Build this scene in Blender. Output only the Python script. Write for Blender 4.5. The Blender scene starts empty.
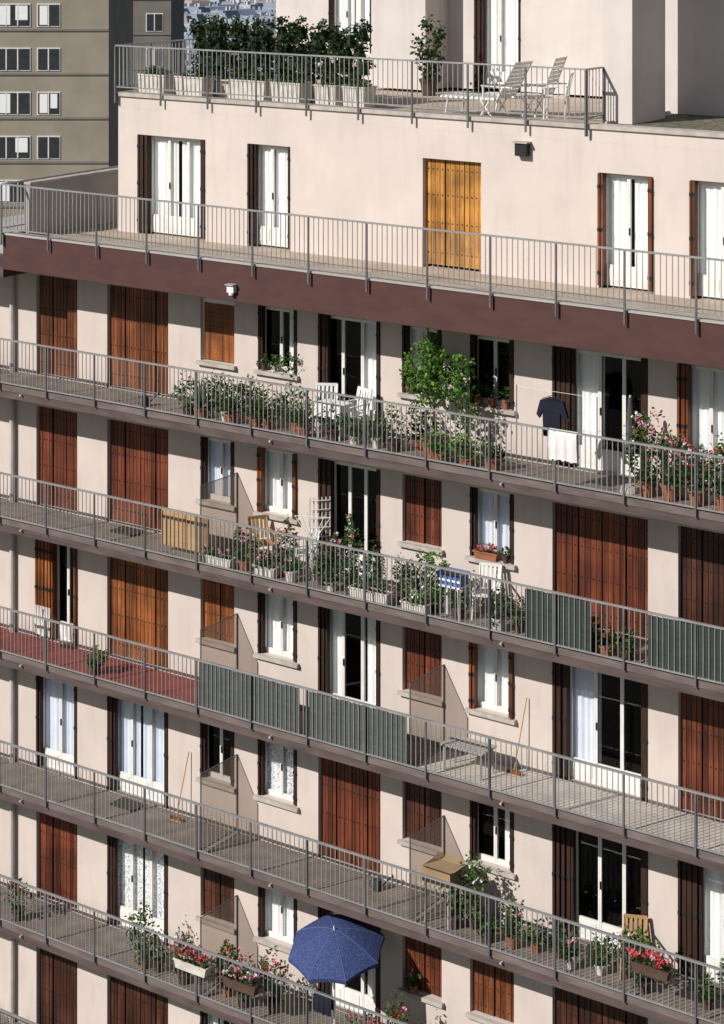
import bpy, math, random
from mathutils import Vector
random.seed(7)
R=random.Random(11)
TH=math.radians(35.0)

# ------------------------------------------------------------ materials
def newmat(name):
    m=bpy.data.materials.new(name); m.use_nodes=True
    nt=m.node_tree; b=nt.nodes['Principled BSDF']
    return m,nt,b
def mat(name,col,rough=0.7,var=0.15,scale=(3,3,3),detail=4,bump=0.0,bscale=60,metal=0.0,col2=None,lo=.35,hi=.7,spec=0.3):
    m,nt,b=newmat(name)
    b.inputs['Roughness'].default_value=rough; b.inputs['Metallic'].default_value=metal
    b.inputs['Specular IOR Level'].default_value=spec
    tc=nt.nodes.new('ShaderNodeTexCoord'); mp=nt.nodes.new('ShaderNodeMapping')
    mp.inputs['Scale'].default_value=scale
    nt.links.new(tc.outputs['Object'],mp.inputs['Vector'])
    n=nt.nodes.new('ShaderNodeTexNoise'); n.inputs['Scale'].default_value=1; n.inputs['Detail'].default_value=detail
    nt.links.new(mp.outputs[0],n.inputs['Vector'])
    r=nt.nodes.new('ShaderNodeValToRGB')
    r.color_ramp.elements[0].position=lo; r.color_ramp.elements[1].position=hi
    c2=col2 or tuple(c*(1-var) for c in col)
    r.color_ramp.elements[0].color=(*c2,1); r.color_ramp.elements[1].color=(*col,1)
    nt.links.new(n.outputs['Fac'],r.inputs['Fac']); nt.links.new(r.outputs['Color'],b.inputs['Base Color'])
    if bump>0:
        n2=nt.nodes.new('ShaderNodeTexNoise'); n2.inputs['Scale'].default_value=bscale; n2.inputs['Detail'].default_value=3
        nt.links.new(tc.outputs['Object'],n2.inputs['Vector'])
        bp=nt.nodes.new('ShaderNodeBump'); bp.inputs['Strength'].default_value=bump; bp.inputs['Distance'].default_value=0.01
        nt.links.new(n2.outputs['Fac'],bp.inputs['Height']); nt.links.new(bp.outputs['Normal'],b.inputs['Normal'])
    return m
def stucco(name,col,grime=False):
    m,nt,b=newmat(name); b.inputs['Roughness'].default_value=.9; b.inputs['Specular IOR Level'].default_value=.15
    L=nt.links.new
    tc=nt.nodes.new('ShaderNodeTexCoord')
    def noise(sc,det):
        mp=nt.nodes.new('ShaderNodeMapping'); mp.inputs['Scale'].default_value=sc; L(tc.outputs['Object'],mp.inputs['Vector'])
        n=nt.nodes.new('ShaderNodeTexNoise'); n.inputs['Scale'].default_value=1; n.inputs['Detail'].default_value=det; L(mp.outputs[0],n.inputs['Vector']); return n
    def rng(src,a,b_,c,d):
        r=nt.nodes.new('ShaderNodeMapRange')
        for k,v in zip(('From Min','From Max','To Min','To Max'),(a,b_,c,d)): r.inputs[k].default_value=v
        L(src,r.inputs['Value']); return r.outputs[0]
    def mul(a,c):
        mu=nt.nodes.new('ShaderNodeMath'); mu.operation='MULTIPLY'; L(a,mu.inputs[0]); L(c,mu.inputs[1]); return mu.outputs[0]
    n1=noise((.9,.9,.9),6); n2=noise((5,5,.8),5); n3=noise((40,40,40),2)
    f=mul(rng(n1.outputs['Fac'],.35,.65,.93,1.03),rng(n2.outputs['Fac'],.3,.5,.94,1.0))
    if grime:
        sx=nt.nodes.new('ShaderNodeSeparateXYZ'); L(tc.outputs['Object'],sx.inputs[0])
        ad=nt.nodes.new('ShaderNodeMath'); ad.operation='SUBTRACT'; L(sx.outputs['Z'],ad.inputs[0]); ad.inputs[1].default_value=.32
        md=nt.nodes.new('ShaderNodeMath'); md.operation='MODULO'; L(ad.outputs[0],md.inputs[0]); md.inputs[1].default_value=2.8
        t=rng(md.outputs[0],0.0,.45,1.0,0.0)
        st=noise((14,14,.5),4); s=rng(st.outputs['Fac'],.4,.62,0,1)
        g=mul(t,s); f=mul(f,rng(g,0,1,1,.72))
    vm=nt.nodes.new('ShaderNodeVectorMath'); vm.operation='SCALE'; vm.inputs[0].default_value=col; L(f,vm.inputs['Scale'])
    L(vm.outputs[0],b.inputs['Base Color'])
    bp=nt.nodes.new('ShaderNodeBump'); bp.inputs['Strength'].default_value=.35; bp.inputs['Distance'].default_value=.01
    L(n3.outputs['Fac'],bp.inputs['Height']); L(bp.outputs['Normal'],b.inputs['Normal'])
    return m
WALL=stucco('stucco_cream',(.59,.515,.47),True)
WALLT=stucco('stucco_cream_upper',(.62,.545,.50))
WALL2=stucco('stucco_penthouse',(.61,.56,.535))
BAND=mat('band_brown_paint',(.088,.040,.036),.75,.2,(1.5,1.5,4),5,.2)
SLAB=mat('slab_concrete_paint',(.125,.092,.085),.85,.3,(1.2,1.2,5),6,.3,col2=(.07,.05,.047))
SLABT=mat('slab_edge_light',(.19,.15,.138),.85,.4,(1.5,1.5,6),6,.3)
FLOORM=mat('balcony_tiles',(.24,.20,.17),.8,.35,(3,3,3),5,.2)
FLOORL=mat('balcony_tiles_light',(.55,.50,.45),.8,.25,(3,3,3),5,.2)
REDFL=mat('red_floor_paint',(.25,.06,.05),.7,.3,(3,3,3),4)
TERR=mat('terrace_tiles',(.48,.40,.32),.8,.25,(2,2,2),5,.2)
GRAVEL=mat('roof_gravel',(.22,.19,.15),.95,.6,(9,9,9),6,.8,40,col2=(.06,.07,.04))
RAIL=mat('rail_grey_metal',(.36,.36,.36),.4,.2,(3,3,3),3,metal=.3,spec=.5)
RAILD=mat('rail_post_dark',(.17,.17,.175),.5,.25,(3,3,3),3,metal=.3)
SCREEN=mat('screen_green_mesh',(.04,.056,.046),.85,.3,(3,3,14),4)
SCREENG=mat('screen_grey_mesh',(.09,.10,.093),.85,.3,(3,3,14),4)
WHITEP=mat('white_paint',(.78,.77,.74),.5,.12,(4,4,4),3)
SILL=mat('sill_stone',(.50,.45,.41),.8,.25,(5,5,5),4)
DARK=mat('room_shade',(.07,.058,.05),.9,.2)  # interior surfaces coloured near-black to stand in for unlit rooms
STK=mat('folded_shutter_shaded',(.045,.02,.013),.7,.4,(20,20,2),4)  # wood colour darkened to carry the shade on stacks in the reveals
BLACK=mat('black_iron',(.02,.02,.02),.6,.2)
GREYB=mat('grey_parapet',(.42,.40,.38),.9,.2,(1,1,1),5,.3)
PIPE=mat('pipe_grey',(.55,.52,.49),.6,.2)
CURT=mat('curtain_white',(.93,.93,.94),.9,.03)
CURTB=mat('curtain_blueish',(.78,.81,.92),.9,.08)
LACE=mat('curtain_lace',(.93,.93,.94),.9,.5,(28,28,28),2,lo=.42,hi=.50,col2=(.45,.45,.52))
TERRA=mat('terracotta',(.34,.13,.07),.85,.3,(9,9,9),3)
TERRD=mat('pot_dark_brown',(.10,.06,.045),.8,.3,(9,9,9),3)
PLW=mat('planter_white',(.66,.62,.56),.7,.25,(6,6,6),4)
SOIL=mat('soil',(.05,.035,.025),.95,.3)
STEM=mat('stem_brown',(.07,.07,.03),.9,.3)
BLUE=mat('parasol_blue',(.06,.09,.22),.85,.2,(45,45,45),2,lo=.5,hi=.56,col2=(.03,.045,.14))
PARL=mat('parasol_seam',(.12,.15,.30),.8,.1)
NAVY=mat('cloth_navy',(.012,.014,.03),.9,.3)
TAN=mat('tan_board',(.48,.30,.14),.8,.2,(2,2,14),4)
CARD=mat('cardboard',(.34,.24,.14),.9,.2)
BLUEP=mat('blue_plastic',(.08,.16,.42),.5,.2)
LINEN=mat('linen_white',(.75,.74,.72),.9,.12,(6,6,6),4)
def leafm(n,c):
    m,nt,b=newmat(n); L=nt.links.new
    b.inputs['Base Color'].default_value=(*c,1); b.inputs['Roughness'].default_value=.6; b.inputs['Specular IOR Level'].default_value=.2
    tl=nt.nodes.new('ShaderNodeBsdfTranslucent'); tl.inputs[0].default_value=(c[0]*1.3,c[1]*1.3,c[2]*.8,1)
    mx=nt.nodes.new('ShaderNodeMixShader'); mx.inputs[0].default_value=.35
    o=nt.nodes['Material Output']; L(b.outputs[0],mx.inputs[1]); L(tl.outputs[0],mx.inputs[2]); L(mx.outputs[0],o.inputs[0])
    return m
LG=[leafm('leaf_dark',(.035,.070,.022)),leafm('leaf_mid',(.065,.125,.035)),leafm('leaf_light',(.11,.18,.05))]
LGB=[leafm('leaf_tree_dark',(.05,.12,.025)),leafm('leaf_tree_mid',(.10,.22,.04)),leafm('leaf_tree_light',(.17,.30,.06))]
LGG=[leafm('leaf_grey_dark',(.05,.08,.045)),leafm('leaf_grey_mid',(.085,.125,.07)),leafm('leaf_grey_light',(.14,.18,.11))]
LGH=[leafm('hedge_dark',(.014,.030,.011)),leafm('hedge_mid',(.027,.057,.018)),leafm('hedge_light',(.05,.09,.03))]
PINK=mat('petal_pink',(.75,.25,.37),.7,.3,(20,20,20),2)
RED=mat('petal_red',(.60,.04,.05),.7,.3,(20,20,20),2)
WHT=mat('petal_white',(.8,.75,.75),.7,.2,(20,20,20),2)
def wood(name,col,dk=.4):
    m,nt,b=newmat(name); L=nt.links.new
    b.inputs['Roughness'].default_value=.5; b.inputs['Specular IOR Level'].default_value=.4
    tc=nt.nodes.new('ShaderNodeTexCoord')
    def noise(sc,det):
        mp=nt.nodes.new('ShaderNodeMapping'); mp.inputs['Scale'].default_value=sc; L(tc.outputs['Object'],mp.inputs['Vector'])
        n=nt.nodes.new('ShaderNodeTexNoise'); n.inputs['Scale'].default_value=1; n.inputs['Detail'].default_value=det; L(mp.outputs[0],n.inputs['Vector']); return n
    n1=noise((11,11,.5),5); n2=noise((60,60,3),3); n3=noise((1.3,1.3,1.6),3)
    r=nt.nodes.new('ShaderNodeValToRGB')
    r.color_ramp.elements[0].position=.36; r.color_ramp.elements[1].position=.6
    r.color_ramp.elements[0].color=(*[c*dk for c in col],1); r.color_ramp.elements[1].color=(*col,1)
    L(n1.outputs['Fac'],r.inputs['Fac'])
    a=nt.nodes.new('ShaderNodeMapRange'); a.inputs['From Min'].default_value=.3;a.inputs['From Max'].default_value=.7;a.inputs['To Min'].default_value=.7;a.inputs['To Max'].default_value=1.15
    L(n2.outputs['Fac'],a.inputs['Value'])
    c=nt.nodes.new('ShaderNodeMapRange'); c.inputs['From Min'].default_value=.35;c.inputs['From Max'].default_value=.65;c.inputs['To Min'].default_value=.6;c.inputs['To Max'].default_value=1.15
    L(n3.outputs['Fac'],c.inputs['Value'])
    mu=nt.nodes.new('ShaderNodeMath'); mu.operation='MULTIPLY'; L(a.outputs[0],mu.inputs[0]); L(c.outputs[0],mu.inputs[1])
    vm=nt.nodes.new('ShaderNodeVectorMath'); vm.operation='SCALE'; L(r.outputs['Color'],vm.inputs[0]); L(mu.outputs[0],vm.inputs['Scale'])
    L(vm.outputs[0],b.inputs['Base Color'])
    return m
WC={'red':(.18,.046,.020),'orange':(.34,.11,.030),'gold':(.56,.255,.055),'dark':(.09,.030,.017),'brown':(.23,.070,.024)}
W={}; WV={}
for k,c in WC.items():
    dk=.6 if k=='gold' else .4
    W[k]=wood('wood_'+k,c,dk); WV[k]=[W[k],wood('wood_%s_faded'%k,tuple(q*1.18 for q in c),dk+.1),wood('wood_%s_deep'%k,tuple(q*.78 for q in c),dk)]
def glass():
    m=bpy.data.materials.new('window_glass'); m.use_nodes=True; nt=m.node_tree; nt.nodes.clear(); L=nt.links.new
    o=nt.nodes.new('ShaderNodeOutputMaterial'); mx=nt.nodes.new('ShaderNodeMixShader')
    t=nt.nodes.new('ShaderNodeBsdfTransparent'); t.inputs[0].default_value=(.95,.97,.96,1)
    g=nt.nodes.new('ShaderNodeBsdfGlossy'); g.inputs['Roughness'].default_value=.03
    f=nt.nodes.new('ShaderNodeFresnel'); f.inputs[0].default_value=1.45
    L(f.outputs[0],mx.inputs[0]); L(t.outputs[0],mx.inputs[1]); L(g.outputs[0],mx.inputs[2]); L(mx.outputs[0],o.inputs[0]); return m
GLASS=glass()
def frosted():
    m=bpy.data.materials.new('frosted_panel'); m.use_nodes=True; nt=m.node_tree; nt.nodes.clear(); L=nt.links.new
    o=nt.nodes.new('ShaderNodeOutputMaterial'); mx=nt.nodes.new('ShaderNodeMixShader'); mx2=nt.nodes.new('ShaderNodeMixShader')
    d=nt.nodes.new('ShaderNodeBsdfDiffuse'); d.inputs[0].default_value=(.26,.235,.21,1)
    tl=nt.nodes.new('ShaderNodeBsdfTranslucent'); tl.inputs[0].default_value=(.30,.27,.24,1)
    t=nt.nodes.new('ShaderNodeBsdfTransparent'); t.inputs[0].default_value=(.90,.87,.84,1)
    mx.inputs[0].default_value=.5; mx2.inputs[0].default_value=.76
    L(d.outputs[0],mx.inputs[1]); L(tl.outputs[0],mx.inputs[2]); L(mx.outputs[0],mx2.inputs[1]); L(t.outputs[0],mx2.inputs[2]); L(mx2.outputs[0],o.inputs[0]); return m
FROST=frosted()

# ------------------------------------------------------------ mesh builder
class MB:
    def __init__(s): s.v=[];s.f=[];s.m=[];s.mats=[]
    def mi(s,mt):
        if mt not in s.mats: s.mats.append(mt)
        return s.mats.index(mt)
    def poly(s,pts,mt):
        b=len(s.v); s.v+= [tuple(p) for p in pts]; s.f.append(tuple(range(b,b+len(pts)))); s.m.append(s.mi(mt))
    def box(s,x0,x1,y0,y1,z0,z1,mt,top=None):
        b=len(s.v)
        s.v+=[(x0,y0,z0),(x1,y0,z0),(x1,y1,z0),(x0,y1,z0),(x0,y0,z1),(x1,y0,z1),(x1,y1,z1),(x0,y1,z1)]
        i=s.mi(mt)
        for q in ((0,3,2,1),(4,5,6,7),(0,1,5,4),(1,2,6,5),(2,3,7,6),(3,0,4,7)):
            s.f.append(tuple(b+k for k in q)); s.m.append(i)
        if top is not None: s.m[-5]=s.mi(top)
    def tube(s,p,q,r0,mt,r1=None,n=6,cap=True):
        r1=r0 if r1 is None else r1
        p=Vector(p);q=Vector(q);d=(q-p)
        if d.length<1e-6:return
        d.normalize(); a=d.orthogonal().normalized(); c=d.cross(a)
        b=len(s.v); i=s.mi(mt)
        for (o,r) in ((p,r0),(q,r1)):
            for k in range(n):
                t=2*math.pi*k/n; s.v.append(tuple(o+a*math.cos(t)*r+c*math.sin(t)*r))
        for k in range(n):
            s.f.append((b+k,b+(k+1)%n,b+n+(k+1)%n,b+n+k)); s.m.append(i)
        if cap:
            s.f.append(tuple(b+k for k in range(n-1,-1,-1))); s.m.append(i)
            s.f.append(tuple(b+n+k for k in range(n))); s.m.append(i)
    def obox(s,p,q,w,t,mt,up=(0,0,1)):
        p=Vector(p);q=Vector(q);d=(q-p).normalized();u=Vector(up)
        a=d.cross(u)
        if a.length<1e-4: a=d.orthogonal()
        a.normalize(); c=a.cross(d)
        b=len(s.v); i=s.mi(mt)
        for o in (p,q):
            for (e,g) in ((-1,-1),(1,-1),(1,1),(-1,1)):
                s.v.append(tuple(o+a*e*w/2+c*g*t/2))
        for k in range(4):
            s.f.append((b+k,b+(k+1)%4,b+4+(k+1)%4,b+4+k)); s.m.append(i)
        s.f.append((b+3,b+2,b+1,b)); s.m.append(i); s.f.append((b+4,b+5,b+6,b+7)); s.m.append(i)
    def build(s,name,parent=None,loc=(0,0,0),rz=0,smooth=False):
        me=bpy.data.meshes.new(name); me.from_pydata(s.v,[],s.f)
        for m in s.mats: me.materials.append(m)
        me.polygons.foreach_set('material_index',s.m)
        if smooth: me.polygons.foreach_set('use_smooth',[True]*len(s.f))
        me.update()
        o=bpy.data.objects.new(name,me); bpy.context.scene.collection.objects.link(o)
        o.location=loc; o.rotation_euler=(0,0,rz)
        if parent: o.parent=parent
        return o
def empty(name,loc=(0,0,0),rz=0):
    o=bpy.data.objects.new(name,None); bpy.context.scene.collection.objects.link(o); o.location=loc; o.rotation_euler=(0,0,rz); return o

# ------------------------------------------------------------ main building
BLD=empty('apartment_building')
XL,XR=-13.2,13.4
Dw=1.2
FL=[31.12-2.8*i for i in range(11)]
walls=MB(); slabs=MB(); wins=MB(); shut=MB(); curt=MB(); gl=MB(); rooms=MB()

def wallrow(mb,x0,x1,y,t,zf,zc,ops,mt):
    x=x0
    for o in sorted(ops,key=lambda o:o[0]):
        a,b,zb,zt=o[:4]
        if a>x: mb.box(x,a,y,y+t,zf,zc,mt)
        if zb>zf+.01: mb.box(a,b,y,y+t,zf,zb,mt)
        if zt<zc-.01: mb.box(a,b,y,y+t,zt,zc,mt)
        x=b
    if x<x1: mb.box(x,x1,y,y+t,zf,zc,mt)

def leaf_panel(x0,x1,z0,z1,y,key,nl):
    n=max(1,nl); w=(x1-x0)/n
    for k in range(n):
        a=x0+k*w; yy=y+(.014 if k%2 else 0)+R.uniform(0,.006)
        npk=4 if w>.33 else 3
        pw=(w-.02)/npk
        for j in range(npk):
            d=R.uniform(-.004,.004); wm=R.choice(WV[key])
            shut.box(a+.01+j*pw+.006,a+.01+(j+1)*pw-.006,yy+d,yy+.03+d,z0+.015,z1-.01,wm)
            for q in (.12,.4,.66,.9):
                zz=z0+(z1-z0)*q; cx=a+.01+(j+.5)*pw
                shut.box(cx-.010,cx+.010,yy-.012,yy+d+.004,zz-.011,zz+.011,BLACK)
        shut.box(a+.004,a+w-.004,yy+.034,yy+.05,z0+.015,z1-.01,STK)
def curtain(x0,x1,z0,z1,y,mt,amp=.016,wl=.12):
    n=max(6,int((x1-x0)/.014)); b=len(curt.v); i=curt.mi(mt); ph=R.uniform(0,6); wl*=R.uniform(.85,1.3)
    for k in range(n+1):
        x=x0+(x1-x0)*k/n
        yy=y+amp*math.sin(x*2*math.pi/wl+ph)+amp*.7*math.sin(x*2*math.pi/(wl*2.3)+ph*2)
        curt.v.append((x,yy,z0)); curt.v.append((x,yy*.6+y*.4,z1))
    for k in range(n):
        curt.f.append((b+2*k,b+2*k+2,b+2*k+3,b+2*k+1)); curt.m.append(i)
def glazing(x0,x1,z0,z1,y,panes,door,kick=True):
    fw=.04
    wins.box(x0,x0+fw,y,y+.06,z0,z1,WHITEP); wins.box(x1-fw,x1,y,y+.06,z0,z1,WHITEP)
    wins.box(x0+fw,x1-fw,y,y+.06,z1-fw,z1,WHITEP); wins.box(x0+fw,x1-fw,y,y+.06,z0,z0+fw,WHITEP)
    pw=(x1-x0-2*fw)/panes
    for k in range(panes):
        a=x0+fw+k*pw; b=a+pw; s=.034; yy=y-.012
        wins.box(a+.002,a+s,yy,yy+.05,z0+fw,z1-fw,WHITEP); wins.box(b-s,b-.002,yy,yy+.05,z0+fw,z1-fw,WHITEP)
        wins.box(a+s,b-s,yy,yy+.05,z1-fw-.05,z1-fw,WHITEP)
        kb=z0+fw+(.34 if door and kick else .06)
        wins.box(a+s,b-s,yy+.006,yy+.045,z0+fw,kb,WHITEP)
        if door and kick: wins.box(a+s+.04,b-s-.04,yy-.004,yy+.003,z0+fw+.05,kb-.06,WHITEP)
        gl.poly([(a+s,yy+.03,kb),(b-s,yy+.03,kb),(b-s,yy+.03,z1-fw-.05),(a+s,yy+.03,z1-fw-.05)],GLASS)
        if k==panes//2: wins.box(a+.012,a+.03,yy-.03,yy,(z0+z1)/2-.08,(z0+z1)/2+.05,BLACK)
def opening(x0,x1,zb,zt,y,st):
    kind=st[0]; door=(zt-zb)>1.6
    wd=x1-x0
    if kind=='c':
        leaf_panel(x0,x1,zb,zt,y+.09,st[1],4 if wd>1.35 else (2 if not door else 3))
        shut.box(x0,x1,y+.17,y+.18,zb,zt,DARK)
    elif kind=='r':
        n=int((zt-zb-.1)/.045)
        for k in range(n):
            z=zb+.02+k*.045; shut.box(x0+.03,x1-.03,y+.10+.004*(k%2),y+.115+.004*(k%2),z,z+.043,W[st[1]])
        wins.box(x0,x0+.03,y+.08,y+.14,zb,zt,WHITEP); wins.box(x1-.03,x1,y+.08,y+.14,zb,zt,WHITEP); wins.box(x0+.03,x1-.03,y+.07,y+.14,zt-.1,zt,WHITEP)
        shut.box(x0,x1,y+.15,y+.16,zb,zt,DARK)
    else:
        wm=STK if st[1]=='dark' else W[st[1]]; cur=st[2]; fold=st[3] if len(st)>3 else ((.20,.12) if wd>1.3 else .10); panes=st[4] if len(st)>4 else (3 if wd>1.3 else 2)
        if not isinstance(fold,tuple): fold=(fold,fold)
        for side in (0,1):
            fd=fold[side]; nb=max(2,int(fd/.05))
            for k in range(nb):
                w=fd/nb
                a=(x0+.004+k*w) if side==0 else (x1-.004-(k+1)*w)
                d=R.uniform(-.01,.012)
                pr=.02 if st[1]=='dark' else .06
                shut.box(a+.003,a+w-.003,y-pr+d+.03*(k%2),y+.105+d,zb+.012,zt-.012,wm)
                for q in (.12,.5,.88):
                    zz=zb+(zt-zb)*q; shut.box(a+.001,a+w-.001,y-pr-.012+d+.03*(k%2),y-pr+d+.03*(k%2)-.001,zz-.03,zz+.03,BLACK)
        gx0,gx1=x0+(.01 if fold[0]<.25 else fold[0]-.05),x1-.01
        glazing(gx0,gx1,zb+.0,zt,y+.135,panes,door)
        yc=y+.205; w=gx1-gx0; z0=zb+.03; z1=zt-.03
        cm=CURTB if 'b' in cur else (LACE if 'l' in cur else CURT)
        if 'F' in cur:
            q=R.uniform(.44,.5); curtain(gx0+.01,gx0+w*q,z0,z1,yc,cm); curtain(gx0+w*(q+R.uniform(.01,.07)),gx1-.01,z0,z1,yc+.012,cm)
        if 'L' in cur: curtain(gx0+.01,gx0+w*.38,z0,z1,yc,cm)
        if 'R' in cur: curtain(gx0+w*.66,gx1-.01,z0,z1,yc,cm)
        if 'S' in cur: curtain(gx0+.01,gx0+w*.32,z0,z1,yc,cm); curtain(gx1-w*R.uniform(.2,.34),gx1-.01,z0,z1,yc,cm)
    if not door:
        wins.box(x0-.06,x1+.06,y-.09,y+.10,zb-.075,zb-.001,SILL)

cols={'A':(-9.35,-8.17,'d'),'B':(-7.33,-5.67,'d'),'C':(-4.82,-3.95,'w'),'D':(-3.35,-2.39,'w'),'E':(-1.88,-.42,'d'),
      'F':(.08,.96,'w'),'G':(1.58,2.52,'w'),'H':(3.32,5.23,'d'),'I':(5.81,7.45,'d'),'Z':(-11.6,-10.55,'d'),
      'J':(8.2,9.1,'w'),'K':(9.7,10.6,'w'),'L':(11.2,12.8,'d')}
HF=(.42,.14)
S=[
 {'Z':('c','dark'),'A':('c','brown'),'B':('c','brown'),'C':('r','orange'),'D':('o','dark','R'),'E':('o','dark','R',(.22,.1)),'F':('o','dark','L'),'G':('o','dark','-'),'H':('o','dark','L',HF),'I':('o','brown','F')},
 {'Z':('c','dark'),'A':('c','red'),'B':('c','red'),'C':('o','dark','bF'),'D':('o','brown','F'),'E':('o','dark','-',(.3,.1)),'F':('c','red'),'G':('o','dark','lbF'),'H':('c','red'),'I':('c','dark')},
 {'Z':('c','dark'),'A':('o','orange','-',(.5,.08)),'B':('c','orange'),'C':('c','orange'),'D':('o','dark','F'),'E':('o','dark','S'),'F':('c','red'),'G':('o','brown','F'),'H':('o','dark','bL',(.3,.14)),'I':('c','red')},
 {'Z':('c','dark'),'A':('o','dark','bF'),'B':('o','dark','bF'),'C':('o','dark','-'),'D':('o','dark','lF'),'E':('c','red'),'F':('c','dark'),'G':('o','dark','R'),'H':('o','dark','-',HF),'I':('o','dark','L',HF)},
 {'Z':('c','dark'),'A':('c','red'),'B':('o','dark','lF'),'C':('c','dark'),'D':('o','dark','F'),'E':('o','dark','S'),'F':('c','red'),'G':('c','brown'),'H':('c','dark'),'I':('c','dark')},
 {'Z':('c','dark'),'A':('c','dark'),'B':('c','dark'),'C':('o','dark','S'),'D':('c','red'),'E':('c','red'),'F':('o','dark','S'),'G':('o','dark','F'),'H':('c','red'),'I':('o','dark','F')},
]
for i,zf in enumerate(FL):
    zc=(33.6 if i==0 else FL[i-1]-.22)
    ops=[]
    st=S[i] if i<len(S) else None
    for c,(a,b,k) in cols.items():
        zb=zf+(.88 if k=='w' else .0); zt=zf+2.15
        s=(st or {}).get(c) or R.choice([('c','red'),('c','brown'),('o','dark','F'),('o','dark','S')])
        ops.append((a,b,zb,zt))
        opening(a,b,zb+(.0 if k=='w' else .03),zt,Dw,s)
        if k=='d': walls.box(a,b,Dw+.001,Dw+.249,zf-.0,zf+.029,SILL)
    wallrow(walls,XL,XR,Dw,.25,zf,zc,ops,WALL)
    if i==2:
        slabs.box(XL,-3.87,0,9,zf-.22,zf,SLAB,REDFL); slabs.box(-3.87,XR,0,9,zf-.22,zf,SLAB,FLOORM)
    else: slabs.box(XL,XR,0,9,zf-.22,zf,SLAB,FLOORM)
    slabs.box(XL,XR,.005,.09,zf+.0,zf+.05,SLABT)
    slabs.box(XL,XR,-.015,-.001,zf-.07,zf+.05,SLABT)
    for x in (-8.6,-2.1,3.0,7.8):
        slabs.tube((x,-.07,zf-.1),(x,.05,zf-.09),.022,PIPE)
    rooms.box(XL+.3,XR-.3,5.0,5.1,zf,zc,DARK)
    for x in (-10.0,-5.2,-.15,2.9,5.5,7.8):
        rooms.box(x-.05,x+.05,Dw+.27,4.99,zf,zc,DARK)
slabs.box(1.05,XR,.095,Dw-.001,FL[2]+.001,FL[2]+.012,FLOORL)
walls.box(XL,XR,0.02,9,0,FL[-1]-.22,WALL)
walls.box(XL,XL+.25,Dw+.251,9,2.9,33.6,WALL); walls.box(XR-.25,XR,Dw+.251,9,2.9,33.6,WALL)
walls.box(XL,XR,9.002,9.25,0,33.6,WALL)
pb=MB(); pb.tube((-9.98,Dw-.09,2),(-9.98,Dw-.09,33.5),.055,PIPE,n=10)
for z in range(4,33,3): pb.box(-10.06,-9.90,Dw-.16,Dw-.002,z,z+.04,PIPE)
pb.build('drain_pipe',BLD)

# ---- terrace storey
XT=-9.1
slabs.box(XT,XR,.16,9,33.601,34.2,SLAB,TERR)
bandm=MB()
bandm.box(XT-.02,XR,-.03,.155,33.58,34.3,BAND)
bandm.box(XT-.02,XT+.1,.156,9,33.58,34.3,BAND)
bandm.box(XT-.04,XR,-.05,.17,34.301,34.34,GREYB)
bandm.build('facade_band',BLD)
walls.box(XL,XT-.03,Dw,9.2,33.601,33.8,GREYB)
walls.box(XL,XT-.03,-.02,Dw-.001,33.40,33.62,SLAB)
XU=-7.91; Y2=2.2; ZR=37.15
ops2=[(-7.37,-5.51,('o','dark','F',(.28,.14),3)),(-4.41,-3.31,('o','dark','F',(.2,.08))),(-.12,1.20,('c','gold')),(3.71,4.82,('o','brown','F')),(5.55,6.7,('o','brown','F')),(8.6,10.,('c','gold'))]
wallrow(walls,XU,XR,Y2,.3,34.2,36.85,[(a,b,34.2,36.3) for a,b,_ in ops2],WALLT)
for a,b,s in ops2: opening(a,b,34.24,36.3,Y2+(.02 if s[0]=='c' else 0),s)
walls.box(XU,XU+.25,Y2+.301,9,34.2,36.85,WALLT); walls.box(XR-.25,XR,Y2+.301,9,34.2,36.85,WALLT)
walls.box(XU+.25,XR-.25,8.7,9,34.2,36.85,WALLT)
walls.box(XU,XR,Y2,13,36.851,ZR-.06,WALLT,TERR)
walls.box(XU-.04,XR+.04,Y2-.05,Y2+.25,ZR-.059,ZR+.02,SILL)
walls.box(XU-.04,XU+.25,Y2+.251,13,ZR-.059,ZR+.02,SILL)
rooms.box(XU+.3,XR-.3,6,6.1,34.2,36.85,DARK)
walls.box(3.75,XR,Y2+.26,13,ZR-.058,ZR+.0,GRAVEL)
walls.box(3.70,3.745,Y2+.26,8,ZR-.058,ZR+.05,SILL)
walls.box(XT+.11,XT+.24,.5,9,34.201,35.3,GREYB)
walls.box(XT+.08,XT+.27,.48,9,35.301,35.35,SILL)
vb=MB(); vb.box(2.02,2.27,Y2-.14,Y2-.001,36.5,36.74,BLACK); vb.box(1.99,2.30,Y2-.18,Y2-.001,36.741,36.77,GREYB); vb.build('wall_vent',BLD)
zt=40.6
ph=MB()
ph.box(-8.1,-6.55,8,8.3,ZR,zt,WALL2); ph.box(-5.35,-4.311,8,8.3,ZR,zt,WALL2)
ph.box(-6.55,-5.35,8,8.3,ZR,ZR+.6,WALL2); ph.box(-6.55,-5.35,8,8.3,ZR+2.4,zt,WALL2)
opening(-6.55,-5.35,ZR+.6,ZR+2.4,8.0,('o','dark','F',.06,3))
ph.box(-4.31,-2.88,6.5,9,ZR,zt,WALL2)
ph.box(-2.879,-2.2,7.4,7.7,ZR,zt,WALL2); ph.box(-1.02,3.6,7.4,7.7,ZR,zt,WALL2)
ph.box(-2.2,-1.02,7.4,7.7,ZR+2.25,zt,WALL2)
opening(-2.2,-1.02,ZR+.02,ZR+2.25,7.4,('o','dark','F',(.22,.06)))
ph.box(3.601,XR,5.0,13,ZR+.001,zt,WALL2)
ph.box(3.5,4.11,2.75,4.08,ZR+.001,41.2,WALL2)
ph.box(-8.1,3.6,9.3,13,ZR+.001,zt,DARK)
ph.box(-8.1,XR,7.0,13,zt+.001,zt+.25,WALL2)
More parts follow.
